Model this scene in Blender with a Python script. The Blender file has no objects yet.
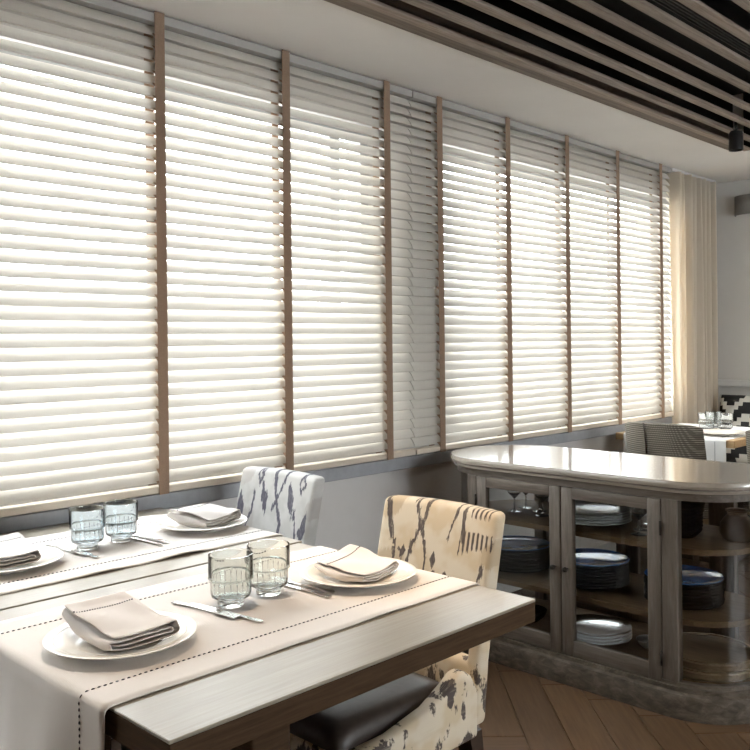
import bpy, bmesh, math, random
from mathutils import Matrix, Vector

# ------------------------------------------------------------------ camera, world, exposure
SC = bpy.context.scene
COL = SC.collection
random.seed(7)
R = math.radians
CAM_H = 1.30
YAW, ROLL, FPX = R(44.4), R(0.6), 864.0

cam = bpy.data.cameras.new('camera')
cam.sensor_width = 36.0
cam.lens = FPX / 750.0 * 36.0
cam.shift_y = -33.0 / 750.0
cam.clip_start = 0.05
cam_o = bpy.data.objects.new('camera', cam)
COL.objects.link(cam_o)
cam_o.matrix_world = (Matrix.Translation((0, 0, CAM_H)) @ Matrix.Rotation(YAW - math.pi / 2, 4, 'Z')
                      @ Matrix.Rotation(math.pi / 2, 4, 'X') @ Matrix.Rotation(-ROLL, 4, 'Z'))
SC.camera = cam_o

SKY_STRENGTH = 13.6
w = bpy.data.worlds.new('sky')
SC.world = w
w.use_nodes = True
_bg = w.node_tree.nodes['Background']
_bg.inputs[0].default_value = (0.93, 0.97, 1.0, 1)
_bg.inputs[1].default_value = SKY_STRENGTH

SUN_ENERGY = 1.2
sun = bpy.data.lights.new('sun', 'SUN')
sun.energy = SUN_ENERGY
sun.angle = R(6)
sun.color = (1.0, 0.80, 0.58)
sun_o = bpy.data.objects.new('sun', sun)
COL.objects.link(sun_o)
# the sun stands outside, beyond the window wall, low and to the left of the view
sun_o.rotation_euler = Vector((0.62, -0.75, -0.30)).to_track_quat('-Z', 'Y').to_euler()

SC.view_settings.view_transform = 'Standard'
SC.view_settings.look = 'None'
SC.view_settings.exposure = 0.40
SC.view_settings.gamma = 1.0
SC.view_settings.use_curve_mapping = False
SC.cycles.use_denoising = True
SC.cycles.max_bounces = 12
SC.cycles.transparent_max_bounces = 16
SC.cycles.sample_clamp_indirect = 6.0
SC.cycles.caustics_reflective = False
SC.cycles.caustics_refractive = False

# ------------------------------------------------------------------ shader helpers
class Ex:
    """small expression wrapper around shader sockets"""
    def __init__(s, nt, sock): s.nt, s.s = nt, sock
    def _m(s, op, *o):
        n = s.nt.nodes.new('ShaderNodeMath'); n.operation = op
        for i, v in enumerate((s,) + o):
            if isinstance(v, Ex): s.nt.links.new(v.s, n.inputs[i])
            else: n.inputs[i].default_value = v
        return Ex(s.nt, n.outputs[0])
    def __add__(s, o): return s._m('ADD', o)
    def __sub__(s, o): return s._m('SUBTRACT', o)
    def __mul__(s, o): return s._m('MULTIPLY', o)
    def __truediv__(s, o): return s._m('DIVIDE', o)
    def abs(s): return s._m('ABSOLUTE')
    def sin(s): return s._m('SINE')
    def lt(s, o): return s._m('LESS_THAN', o)
    def gt(s, o): return s._m('GREATER_THAN', o)
    def mx(s, o): return s._m('MAXIMUM', o)
    def mn(s, o): return s._m('MINIMUM', o)
    def floor(s): return s._m('FLOOR')
    def fract(s): return s._m('FRACT')
    def pp(s, o): return s._m('PINGPONG', o)
    def step(s, a, b):
        n = s.nt.nodes.new('ShaderNodeMapRange'); n.interpolation_type = 'SMOOTHSTEP'
        s.nt.links.new(s.s, n.inputs[0]); n.inputs[1].default_value = a; n.inputs[2].default_value = b
        return Ex(s.nt, n.outputs[0])

class Mat:
    def __init__(s, name, base=(.5, .5, .5), rough=.5, **kw):
        s.m = bpy.data.materials.new(name); s.m.use_nodes = True
        s.nt = s.m.node_tree; s.b = s.nt.nodes['Principled BSDF']
        s.b.inputs['Base Color'].default_value = (*base, 1)
        s.b.inputs['Roughness'].default_value = rough
        for k, v in kw.items():
            s.b.inputs[k.replace('_', ' ')].default_value = v
    def coord(s, kind='Object', scale=(1, 1, 1), rot=(0, 0, 0)):
        t = s.nt.nodes.new('ShaderNodeTexCoord'); mp = s.nt.nodes.new('ShaderNodeMapping')
        mp.inputs['Scale'].default_value = scale; mp.inputs['Rotation'].default_value = rot
        s.nt.links.new(t.outputs[kind], mp.inputs[0]); return mp.outputs[0]
    def xyz(s, vec):
        n = s.nt.nodes.new('ShaderNodeSeparateXYZ'); s.nt.links.new(vec, n.inputs[0])
        return [Ex(s.nt, n.outputs[i]) for i in range(3)]
    def noise(s, vec, scale=5, detail=4, rough=.6, dist=0):
        n = s.nt.nodes.new('ShaderNodeTexNoise'); s.nt.links.new(vec, n.inputs['Vector'])
        n.inputs['Scale'].default_value = scale; n.inputs['Detail'].default_value = detail
        n.inputs['Roughness'].default_value = rough; n.inputs['Distortion'].default_value = dist
        return Ex(s.nt, n.outputs['Fac'])
    def random(s):
        n = s.nt.nodes.new('ShaderNodeObjectInfo'); return Ex(s.nt, n.outputs['Random'])
    def ramp(s, fac, stops):
        n = s.nt.nodes.new('ShaderNodeValToRGB'); s.nt.links.new(fac.s, n.inputs[0])
        e = n.color_ramp.elements
        while len(e) < len(stops): e.new(.5)
        for i, (p, c) in enumerate(stops): e[i].position = p; e[i].color = (*c, 1)
        return n.outputs[0]
    def mix(s, fac, a, b, kind='MIX'):
        n = s.nt.nodes.new('ShaderNodeMix'); n.data_type = 'RGBA'; n.blend_type = kind
        if isinstance(fac, Ex): s.nt.links.new(fac.s, n.inputs[0])
        else: n.inputs[0].default_value = fac
        for i, v in ((6, a), (7, b)):
            if isinstance(v, tuple): n.inputs[i].default_value = (*v, 1)
            else: s.nt.links.new(v, n.inputs[i])
        return n.outputs[2]
    def col(s, sock): s.nt.links.new(sock, s.b.inputs['Base Color']); return s
    def rough(s, e): s.nt.links.new(e.s, s.b.inputs['Roughness']); return s
    def bump(s, e, strength=.2, dist=.01):
        n = s.nt.nodes.new('ShaderNodeBump'); n.inputs['Strength'].default_value = strength
        n.inputs['Distance'].default_value = dist
        s.nt.links.new(e.s, n.inputs['Height']); s.nt.links.new(n.outputs[0], s.b.inputs['Normal']); return s

M = {}
def wood(name, stops, scale, rough=.5, bump=.15, var=.25, coat=0.0, kind='Object', specular=.5):
    """streaky wood; scale is the noise scale along x, y, z (low along the grain)"""
    m = Mat(name, rough=rough)
    v = m.coord(kind, scale)
    n = m.noise(v, 3.0, 6, .65, .6)
    c = m.ramp(n, stops)
    if var:
        rnd = m.random()
        f = rnd * var + (1 - var * .5)
        n2 = m.nt.nodes.new('ShaderNodeHueSaturation'); m.nt.links.new(f.s, n2.inputs['Value'])
        m.nt.links.new(c, n2.inputs['Color']); c = n2.outputs[0]
    m.col(c).bump(n, bump, .003)
    m.b.inputs['Coat Weight'].default_value = coat
    m.b.inputs['Coat Roughness'].default_value = .12
    m.b.inputs['Specular IOR Level'].default_value = specular
    M[name] = m.m
    return m

def plain(name, base, rough=.5, noise=0.0, nscale=40, bump=0.0, **kw):
    m = Mat(name, base, rough, **kw)
    if noise or bump:
        n = m.noise(m.coord(), nscale, 4, .6)
        if noise:
            lo = tuple(c * (1 - noise) for c in base); hi = tuple(min(1, c * (1 + noise)) for c in base)
            m.col(m.ramp(n, [(.3, lo), (.7, hi)]))
        if bump: m.bump(n, bump, .002)
    M[name] = m.m
    return m

plain('wall_paint', (.70, .67, .645), .75, .03, 6, .05)
plain('ceiling_paint', (.90, .885, .865), .8, .02, 3)
plain('far_wall_paint', (.74, .72, .69), .75, .02, 5)
plain('trim_white', (.78, .77, .75), .5, .02, 8)
plain('plenum_black', (.006, .006, .006), .9, .2, 8)
plain('sill_stone', (.36, .37, .39), .45, .08, 25, .05)
plain('window_frame_paint', (.42, .43, .44), .4, .03, 12)
plain('headrail_paint', (.40, .39, .37), .45, .03, 20)
plain('black_metal', (.012, .012, .013), .45, .2, 30)
plain('dark_iron', (.03, .024, .02), .4, .3, 60, Metallic=.7)
plain('porcelain', (.77, .73, .66), .16, .015, 6)
plain('steel', (.68, .67, .66), .22, .05, 60, Metallic=1.0)
plain('silver_plate', (.72, .72, .72), .17, .06, 20, Metallic=1.0)
plain('black_glaze', (.004, .005, .008), .22, .2, 20, Specular_IOR_Level=.07)
plain('blind_rail', (.70, .61, .50), .5, .03, 12)
plain('blue_sheen_paint', (.035, .12, .33), .10, .35, 9)  # blue window sheen of the top plates, put into their base colour
plain('pale_glaze', (.62, .63, .60), .14, .05, 14)
plain('leather_brown', (.030, .020, .015), .48, .2, 50, .25)
plain('dark_leg', (.035, .022, .015), .45, .2, 30)
plain('stitch_thread', (.045, .04, .055), .8, .15, 100)
plain('clay_pot', (.20, .14, .085), .42, .2, 14, .1)
plain('lamp_fabric', (.22, .21, .205), .8, .06, 90, .1)
plain('asphalt', (.30, .30, .30), .9, .1, 4)
plain('lamp_glow', (.9, .85, .7), .3, .02, 5)
plain('handle_white', (.75, .75, .72), .2, .02, 10)

def linen(name, base, stain=.06):
    m = Mat(name, base, .85)
    v = m.coord()
    x, y, z = m.xyz(v)
    wv = ((x * 1500).sin() * (y * 1500).sin())
    n = m.noise(v, 9, 4)
    lo = tuple(c * (1 - stain) for c in base)
    m.col(m.ramp(n, [(.3, lo), (.7, base)])).bump(wv + n * 3, .12, .0012)
    m.b.inputs['Sheen Weight'].default_value = .15
    M[name] = m.m
linen('runner_linen', (.74, .69, .645))
linen('napkin_linen', (.72, .665, .625))
linen('cushion_white', (.8, .8, .78))

def glass(name, tint, rough=0.0):
    m = Mat(name, tint, rough)
    m.b.inputs['Transmission Weight'].default_value = 1
    m.b.inputs['IOR'].default_value = 1.45
    n = m.noise(m.coord(), 40, 2)
    m.bump(n, .05, .001)
    M[name] = m.m
glass('glass_smoke', (.89, .925, .91))
glass('glass_blue', (.85, .91, .94))
glass('glass_clear', (.93, .95, .95))

def pane(name, tint, refl=1.0):
    """thin flat glazing: fresnel mirror over clear, slightly tinted glass"""
    m = bpy.data.materials.new(name); m.use_nodes = True
    nt = m.node_tree; nt.nodes.clear()
    o = nt.nodes.new('ShaderNodeOutputMaterial'); mx = nt.nodes.new('ShaderNodeMixShader')
    lw = nt.nodes.new('ShaderNodeLayerWeight'); lw.inputs[0].default_value = .5
    fr = (Ex(nt, lw.outputs['Facing'])._m('POWER', 5.0) * .95 + .05)      # Schlick, same from both sides of the sheet
    tr = nt.nodes.new('ShaderNodeBsdfTransparent'); tr.inputs[0].default_value = (*tint, 1)
    gl = nt.nodes.new('ShaderNodeBsdfGlossy'); gl.inputs['Roughness'].default_value = .03
    gl.inputs[0].default_value = (refl, refl, refl, 1)
    nt.links.new(fr.s, mx.inputs[0]); nt.links.new(tr.outputs[0], mx.inputs[1])
    nt.links.new(gl.outputs[0], mx.inputs[2]); nt.links.new(mx.outputs[0], o.inputs[0])
    M[name] = m
pane('window_glass', (.96, .98, .98))
pane('cabinet_glass', (.70, .71, .71))

# blind slats: painted wood-composite that lets daylight glow through
def slat_mat(name, base, trans):
    m = Mat(name, base, .55)
    v = m.coord('Object', (1.5, 60, 60))
    n = m.noise(v, 2, 4, .6)
    lo = tuple(c * .93 for c in base)
    c = m.ramp(n, [(.3, lo), (.7, base)])
    m.col(c)
    tr = m.nt.nodes.new('ShaderNodeBsdfTranslucent'); tr.inputs[0].default_value = (.92, .905, .88, 1)
    mx = m.nt.nodes.new('ShaderNodeMixShader'); mx.inputs[0].default_value = trans
    out = [q for q in m.nt.nodes if q.type == 'OUTPUT_MATERIAL'][0]
    m.nt.links.new(m.b.outputs[0], mx.inputs[1]); m.nt.links.new(tr.outputs[0], mx.inputs[2])
    m.nt.links.new(mx.outputs[0], out.inputs[0])
    M[name] = m.m
slat_mat('blind_slat', (.74, .70, .635), .27)

def tape_mat():
    m = Mat('tape_fabric', (.42, .31, .235), .85)
    n = m.noise(m.coord(), 220, 3)
    m.col(m.ramp(n, [(.3, (.31, .215, .15)), (.7, (.40, .28, .20))])).bump(n, .2, .001)
    tr = m.nt.nodes.new('ShaderNodeBsdfTranslucent'); tr.inputs[0].default_value = (.42, .30, .21, 1)
    mx = m.nt.nodes.new('ShaderNodeMixShader'); mx.inputs[0].default_value = .3
    out = [q for q in m.nt.nodes if q.type == 'OUTPUT_MATERIAL'][0]
    m.nt.links.new(m.b.outputs[0], mx.inputs[1]); m.nt.links.new(tr.outputs[0], mx.inputs[2])
    m.nt.links.new(mx.outputs[0], out.inputs[0])
    M['tape_fabric'] = m.m
tape_mat()

def curtain_mat():
    m = Mat('curtain_cloth', (.8, .72, .6), .85)
    n = m.noise(m.coord('Object', (60, 60, 4)), 6, 3)
    m.col(m.ramp(n, [(.3, (.78, .70, .59)), (.7, (.84, .77, .66))]))
    tr = m.nt.nodes.new('ShaderNodeBsdfTranslucent'); tr.inputs[0].default_value = (.88, .80, .68, 1)
    mx = m.nt.nodes.new('ShaderNodeMixShader'); mx.inputs[0].default_value = .4
    out = [q for q in m.nt.nodes if q.type == 'OUTPUT_MATERIAL'][0]
    m.nt.links.new(m.b.outputs[0], mx.inputs[1]); m.nt.links.new(tr.outputs[0], mx.inputs[2])
    m.nt.links.new(mx.outputs[0], out.inputs[0])
    M['curtain_cloth'] = m.m
curtain_mat()

wood('ceiling_wood', [(.25, (.135, .10, .075)), (.5, (.25, .20, .16)), (.75, (.36, .305, .26))], (1.1, 26, 26), .65, .3, .3)
wood('edge_board_wood', [(.25, (.085, .062, .046)), (.5, (.15, .115, .09)), (.75, (.21, .17, .14))], (1.1, 26, 26), .65, .3, .1)
wood('dark_panel', [(.25, (.03, .02, .014)), (.55, (.06, .04, .027)), (.8, (.09, .06, .042))], (20, 20, 1.5), .5, .15, .1)
wood('table_wood', [(.25, (.235, .205, .160)), (.55, (.285, .252, .200)), (.8, (.33, .295, .24))], (1.6, 40, 40), .33, .10, .04, .0)
wood('table_edge_wood', [(.25, (.035, .019, .009)), (.55, (.06, .034, .017)), (.8, (.085, .05, .026))], (3, 3, 50), .7, .15, .08, specular=.15)
wood('cabinet_wood', [(.2, (.06, .044, .032)), (.5, (.11, .088, .069)), (.8, (.17, .142, .118))], (22, 22, 2.2), .5, .3, .08)
wood('cabinet_rail_wood', [(.2, (.06, .044, .032)), (.5, (.11, .088, .069)), (.8, (.17, .142, .118))], (22, 2.2, 26), .5, .3, .08)
wood('plinth_wood', [(.3, (.035, .026, .018)), (.5, (.075, .058, .042)), (.72, (.135, .108, .083))], (9, 6, 14), .65, .4, .08, specular=.3)
wood('cabinet_top_wood', [(.2, (.27, .23, .19)), (.5, (.33, .29, .245)), (.8, (.38, .34, .295))], (14, 1.5, 14), .16, .02, .05, 1.0)
wood('shelf_wood', [(.25, (.09, .055, .026)), (.55, (.155, .10, .052)), (.8, (.21, .14, .08))], (24, 2, 24), .6, .15, .15, specular=.3)
wood('tray_wood', [(.25, (.13, .085, .045)), (.55, (.22, .155, .09)), (.8, (.30, .22, .14))], (26, 2, 26), .45, .15, .2)
wood('oak_light', [(.25, (.36, .23, .11)), (.55, (.48, .33, .17)), (.8, (.55, .40, .23))], (20, 2, 20), .45, .15, .1)
wood('floor_wood', [(.25, (.062, .032, .014)), (.5, (.098, .054, .026)), (.8, (.14, .08, .042))], (1.6, 22, 22), .42, .12, .28, .1)

def ikat(name, seed, warm):
    """cream upholstery with dark brushed strokes and tan smudges; y across, z up"""
    m = Mat(name, rough=.85)
    v = m.coord('Object')
    x, y, z = m.xyz(v)
    n1 = m.noise(m.coord('Object', (1, 22, 6)), 4, 4, .6)
    n2 = m.noise(m.coord('Object', (1, 90, 12)), 5, 3, .6)
    n3 = m.noise(m.coord('Object', (6, 8, 8)), 1.7 + seed * .2, 2, .5)
    ay = y + (n1 - .5) * .03
    az = z + (n2 - .5) * .045
    base = m.mix(n3.step(.42, .62), (.66, .58, .46) if warm else (.56, .55, .53), (.60, .49, .34) if warm else (.49, .48, .46))
    tan = ((ay * 21 + (az * 16).sin() * 1.4).sin() * (az * 19 + (ay * 13).sin() * 1.2).sin()).step(.42, .62)
    base = m.mix(tan * .75, base, (.46, .36, .24) if warm else (.42, .39, .37))
    masks = []
    def vline(c, amp, k, ph, wdt, z0, z1):
        d = (ay - ((az * k + ph).sin() * amp + c)).abs()
        return d.lt(wdt) * az.gt(z0) * az.lt(z1)
    if warm:
        masks.append(vline(.055, .026, 17, 2.2, .0055, .64, .90))
        masks.append(vline(.045, -.026, 17, 2.2, .0055, .64, .90))
        masks.append(vline(.165, .02, 14, 1.0, .006, .76, .90))
        masks.append(vline(.150, -.018, 19, .4, .004, .70, .86))
        masks.append(vline(-.055, .012, 26, .8, .0035, .78, .88))
        masks.append(vline(-.14, .03, 21, 1.9, .004, .60, .74))
        masks.append(vline(.115, .012, 30, 2.9, .0035, .64, .74))
        # row of brushed ticks with a second, shorter row above it
        tick = ((y + (n2 - .5) * .004) * 420).sin().gt(.05)
        masks.append(tick * (az - (ay * 25).sin() * .012).gt(.765) * (az - (n2 - .5) * .06).lt(.812) * ay.lt(-.085) * ay.gt(-.19))
        masks.append(((y + (n2 - .5) * .004) * 420).sin().gt(.2) * az.gt(.848) * az.lt(.872) * ay.lt(-.115) * ay.gt(-.175))
        masks.append((ay + .095).abs().lt(.006) * az.gt(.78) * az.lt(.87))
        # lower blots
        for c, zz, wd, h in ((-.005, .725, .011, .022), (-.012, .685, .015, .018), (-.05, .69, .014, .014), (.10, .735, .010, .016), (.10, .89, .013, .012), (-.01, .885, .014, .01), (-.08, .885, .02, .008)):
            masks.append((((y - c) / wd).abs() + ((z - zz) / h).abs() + (n2 - .5) * 1.2).lt(1))
    else:
        masks.append(vline(-.02, .03, 15, 1.2, .008, .60, .90))
        masks.append(vline(.12, .016, 22, .3, .005, .62, .80))
        masks.append(vline(-.12, -.016, 20, 1.3, .006, .60, .76))
        masks.append(vline(-.02, -.035, 15, .6, .0055, .74, .90))
        for c, zz, k in ((.055, .78, .28), (-.085, .785, .28), (.165, .735, .22), (-.165, .70, -.18)):
            masks.append((((ay - c - (az - zz) * k) / .018).abs() + ((az - zz) / .062).abs()).lt(1))
        for c, zz in ((.085, .852), (-.135, .842)):
            rr = (((ay - c) / .016).abs() + ((az - zz) / .032).abs())
            masks.append(rr.lt(1.15) * rr.gt(.55))
    tot = masks[0]
    for q in masks[1:]: tot = tot.mx(q)
    # lower skirt and rear faces: scattered brushed blots
    vw = m.noise(m.coord('Object', (9, 9, 5)), 2.2, 4, .6)
    blots = vw.step(.54, .58) * az.lt(.60)
    tot = tot.mx(blots)
    c = m.mix(tot * (n2.step(.25, .5) * .35 + .6), base, (.055, .04, .04) if warm else (.06, .055, .085))
    wv = (y * 1200).sin() * (z * 1200).sin()
    m.col(c).bump(wv, .15, .001)
    M[name] = m.m
ikat('ikat_warm', 1, True)
ikat('ikat_cool', 2, False)

def tweed(name):
    m = Mat(name, rough=.9)
    v = m.coord()
    x, y, z = m.xyz(v)
    n = m.noise(v, 30, 3)
    a = (z * 560 + n * 2).sin().step(-.4, .6)
    b = (y * 640 + x * 640).sin().step(-.3, .7)
    m.col(m.mix(a * (b * .6 + .4), (.075, .065, .05), (.30, .265, .215))).bump(a + b, .4, .003)
    M[name] = m.m
tweed('tweed')

def step_pattern():
    m = Mat('step_cloth', rough=.85)
    x, y, z = m.xyz(m.coord())
    cell = .027
    qy = (y / cell).floor(); qz = (z / cell).floor()
    a = (qy + .5).pp(4.0) + qz * 1.0
    k = (a / 5.0).fract()
    s = k.lt(.38)
    m.col(m.mix(s, (.012, .012, .013), (.62, .60, .55)))
    M['step_cloth'] = m.m
step_pattern()

# ------------------------------------------------------------------ geometry helpers
def link(name, me, mat=None, parent=None, smooth=False):
    if mat: me.materials.append(M[mat])
    if smooth:
        for p in me.polygons: p.use_smooth = True
    o = bpy.data.objects.new(name, me)
    COL.objects.link(o)
    if parent: o.parent = parent
    return o

def mesh(name, vs, fs, mat=None, parent=None, smooth=False, norm=True):
    me = bpy.data.meshes.new(name)
    me.from_pydata([tuple(v) for v in vs], [], fs)
    if norm:
        bm = bmesh.new(); bm.from_mesh(me); bmesh.ops.recalc_face_normals(bm, faces=bm.faces); bm.to_mesh(me); bm.free()
    me.update()
    return link(name, me, mat, parent, smooth)

BOXF = [(0, 1, 3, 2), (4, 6, 7, 5), (0, 4, 5, 1), (2, 3, 7, 6), (0, 2, 6, 4), (1, 5, 7, 3)]
def box_vf(x0, x1, y0, y1, z0, z1):
    return [(x, y, z) for x in (x0, x1) for y in (y0, y1) for z in (z0, z1)], BOXF

def box(name, x0, x1, y0, y1, z0, z1, mat, parent=None, bev=0.0, seg=2):
    vs, fs = box_vf(x0, x1, y0, y1, z0, z1)
    me = bpy.data.meshes.new(name); me.from_pydata(vs, [], fs)
    bm = bmesh.new(); bm.from_mesh(me)
    bmesh.ops.recalc_face_normals(bm, faces=bm.faces)
    if bev: bmesh.ops.bevel(bm, geom=list(bm.edges), offset=bev, segments=seg, profile=.5, affect='EDGES')
    bm.to_mesh(me); bm.free()
    return link(name, me, mat, parent)

def join_vf(parts):
    V, Fa = [], []
    for vs, fs in parts:
        b = len(V); V += vs; Fa += [tuple(i + b for i in f) for f in fs]
    return V, Fa

def lathe_vf(prof, seg=32, c=(0, 0, 0)):
    vs, fs = [], []
    for r, z in prof:
        for k in range(seg):
            a = 2 * math.pi * k / seg
            vs.append((c[0] + r * math.cos(a), c[1] + r * math.sin(a), c[2] + z))
    for i in range(len(prof) - 1):
        for k in range(seg):
            k2 = (k + 1) % seg
            fs.append((i * seg + k, i * seg + k2, (i + 1) * seg + k2, (i + 1) * seg + k))
    if prof[0][0] > 1e-5: fs.append(tuple(range(seg))[::-1])
    if prof[-1][0] > 1e-5: fs.append(tuple(range((len(prof) - 1) * seg, len(prof) * seg)))
    return vs, fs

def lathe(name, prof, mat, parent=None, seg=32, smooth=True, closed=False):
    vs, fs = lathe_vf(prof, seg)
    if closed:   # profile is a closed ring: no caps
        fs = [f for f in fs if len(f) == 4]
        n = len(prof)
        for k in range(seg):
            k2 = (k + 1) % seg
            fs.append(((n - 1) * seg + k, (n - 1) * seg + k2, k2, k))
    me = bpy.data.meshes.new(name); me.from_pydata(vs, [], fs)
    bm = bmesh.new(); bm.from_mesh(me)
    bmesh.ops.remove_doubles(bm, verts=bm.verts, dist=1e-5)
    bmesh.ops.recalc_face_normals(bm, faces=bm.faces)
    bm.to_mesh(me); bm.free()
    o = link(name, me, mat, parent, smooth)
    if smooth:
        me.set_sharp_from_angle(angle=R(40))
    return o

def tube_vf(path, r, seg=8, cap=True):
    vs, fs = [], []
    P = [Vector(p) for p in path]
    for i, p in enumerate(P):
        t = (P[min(i + 1, len(P) - 1)] - P[max(i - 1, 0)]).normalized()
        up = Vector((0, 0, 1)) if abs(t.z) < .9 else Vector((1, 0, 0))
        a = t.cross(up).normalized(); b = a.cross(t)
        rr = r[i] if isinstance(r, (list, tuple)) else r
        for k in range(seg):
            g = 2 * math.pi * k / seg
            vs.append(tuple(p + a * rr * math.cos(g) + b * rr * math.sin(g)))
    for i in range(len(P) - 1):
        for k in range(seg):
            k2 = (k + 1) % seg
            fs.append((i * seg + k, i * seg + k2, (i + 1) * seg + k2, (i + 1) * seg + k))
    if cap:
        fs.append(tuple(range(seg))); fs.append(tuple(range((len(P) - 1) * seg, len(P) * seg)))
    return vs, fs

def prism_vf(outline, z0, z1):
    n = len(outline)
    vs = [(x, y, z0) for x, y in outline] + [(x, y, z1) for x, y in outline]
    fs = [tuple(range(n))[::-1], tuple(range(n, 2 * n))]
    fs += [(i, (i + 1) % n, n + (i + 1) % n, n + i) for i in range(n)]
    return vs, fs

def loft_vf(rings, cap=True):
    n = len(rings[0]); vs = [v for r in rings for v in r]; fs = []
    for i in range(len(rings) - 1):
        for k in range(n):
            k2 = (k + 1) % n
            fs.append((i * n + k, i * n + k2, (i + 1) * n + k2, (i + 1) * n + k))
    if cap: fs.append(tuple(range(n))[::-1]); fs.append(tuple(range((len(rings) - 1) * n, len(rings) * n)))
    return vs, fs

def empty(name, loc=(0, 0, 0), rz=0.0):
    o = bpy.data.objects.new(name, None); COL.objects.link(o)
    o.location = loc; o.rotation_euler = (0, 0, rz); o.empty_display_size = .05
    return o

def tag(o, label, cat, group=None):
    o['label'] = label; o['category'] = cat
    if group: o['group'] = group
    return o

def struct(o, label=None, cat=None):
    o['kind'] = 'structure'
    if label: o['label'] = label
    if cat: o['category'] = cat
    return o

def dup(root, loc, rz=0.0, label=None, group=None):
    r = root.copy(); COL.objects.link(r); r.location = loc; r.rotation_euler = (0, 0, rz)
    if label: r['label'] = label
    if group: r['group'] = group
    for ch in list(root.children):
        c = ch.copy(); COL.objects.link(c); c.parent = r
        for g in list(ch.children):
            d = g.copy(); COL.objects.link(d); d.parent = c
    return r

def soft(o, width, seg=3, sub=0):
    b = o.modifiers.new('bevel', 'BEVEL'); b.width = width; b.segments = seg; b.limit_method = 'ANGLE'; b.angle_limit = R(35)
    if sub:
        s = o.modifiers.new('subdivision', 'SUBSURF'); s.levels = sub; s.render_levels = sub
    for p in o.data.polygons: p.use_smooth = True
    return o

# ------------------------------------------------------------------ the room
XB, XN = 6.20, -2.6           # far wall, wall behind the camera
YW, YR = 2.64, -3.4           # window wall, wall to the right
ZC = 2.42

# floor: base slab plus herringbone planks
floor = box('floor', XN, XB + .15, YR - .15, YW + .3, -.06, -.006, 'floor_wood')
struct(floor, 'brown wooden herringbone floor of the dining room', 'floor')
PW, PN = .14, 5
pl_me = {}
def plank_mesh(along_p):
    me = bpy.data.meshes.new('plank')
    L, W, g = PW * PN, PW, .0016
    vs, fs = box_vf(g, L - g, g, W - g, -.008, 0)
    me.from_pydata(vs, [], fs)
    bm = bmesh.new(); bm.from_mesh(me); bmesh.ops.recalc_face_normals(bm, faces=bm.faces)
    top = [e for e in bm.edges if all(v.co.z > -.001 for v in e.verts)]
    bmesh.ops.bevel(bm, geom=top, offset=.0016, segments=1, affect='EDGES')
    bm.to_mesh(me); bm.free(); me.materials.append(M['floor_wood'])
    return me
plank_me = plank_mesh(True)
e1 = Vector((1, 1, 0)) / math.sqrt(2); e2 = Vector((1, -1, 0)) / math.sqrt(2)
P_OFF, Q_OFF = .034, .088
T0 = (round((2.834 - P_OFF) / PW) + round((.508 - PW - Q_OFF) / PW)) % (2 * PN)
seen = set()
for i in range(-20, 50):
    for j in range(-25, 45):
        t = (i + j - T0) % (2 * PN)
        if t < PN:      # plank along p, starting at i - t
            key = ('p', i - t, j); a = (i - t) * PW + P_OFF; b = j * PW + Q_OFF
            c0 = e1 * a + e2 * b
            rz = math.pi / 4; loc = c0 + e2 * PW      # local y is -q
        else:           # plank along q in column i
            s = t - PN
            key = ('q', i, j - s); a = i * PW + P_OFF; b = (j - s) * PW + Q_OFF
            c0 = e1 * a + e2 * b
            rz = -math.pi / 4; loc = c0
        if key in seen: continue
        seen.add(key)
        cs = [loc + Matrix.Rotation(rz, 3, 'Z') @ Vector(q) for q in ((0, 0, 0), (PW * PN, 0, 0), (0, PW, 0), (PW * PN, PW, 0))]
        if all(-.4 < q.x < XB - .005 and -.9 < q.y < YW - .005 for q in cs):
            o = bpy.data.objects.new('plank', plank_me); COL.objects.link(o); o.parent = floor
            o.location = loc; o.rotation_euler = (0, 0, rz)

# window wall with two openings and a pier between them
WZ0, WZ1 = .895, 2.262
OPEN = [(-.9, 2.785), (3.15, 5.56)]
parts = [box_vf(XN, XB + .15, YW, YW + .26, -.06, WZ0), box_vf(XN, XB + .15, YW, YW + .26, WZ1, 2.80),
         box_vf(XN, OPEN[0][0], YW, YW + .26, WZ0, WZ1), box_vf(OPEN[0][1], OPEN[1][0], YW, YW + .26, WZ0, WZ1),
         box_vf(OPEN[1][1], XB + .15, YW, YW + .26, WZ0, WZ1)]
wl = mesh('wall_left', *join_vf(parts), 'wall_paint'); struct(wl, 'long plastered wall holding the shaded windows', 'wall')
wb = box('wall_back', XB, XB + .15, YR - .15, YW - .001, -.06, 2.80, 'far_wall_paint')
struct(wb, 'pale far wall behind the bench seat', 'wall')
W3 = (1.6, 4.1, .85, 2.2)  # opening for the added fill window
wr = mesh('wall_right', *join_vf([box_vf(XN, XB - .001, YR - .15, YR, -.06, W3[2]), box_vf(XN, XB - .001, YR - .15, YR, W3[3], 2.80),
          box_vf(XN, W3[0], YR - .15, YR, W3[2], W3[3]), box_vf(W3[1], XB - .001, YR - .15, YR, W3[2], W3[3])]), 'wall_paint'); struct(wr, 'plain wall of the room on the right', 'wall')
wf = box('wall_front', XN - .15, XN - .001, YR - .15, YW + .26, -.06, 2.80, 'dark_panel'); struct(wf, 'plain wall behind the camera', 'wall')
sill = box('trim_1', XN + .01, 5.40, 2.572, YW - .001, .738, .792, 'sill_stone', None, .004)
struct(sill, 'grey stone window sill under the blinds', 'sill')
dado = box('trim_2', XB - .03, XB - .001, YR + .01, YW - .002, .955, 1.005, 'trim_white', None, .008)
struct(dado, 'white dado rail on the far wall', 'trim')
bb = box('baseboard_left', XN + .01, XB - .02, YW - .018, YW - .001, 0, .09, 'trim_white', None, .004)
struct(bb, 'low skirting board along the window wall', 'baseboard')

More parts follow.
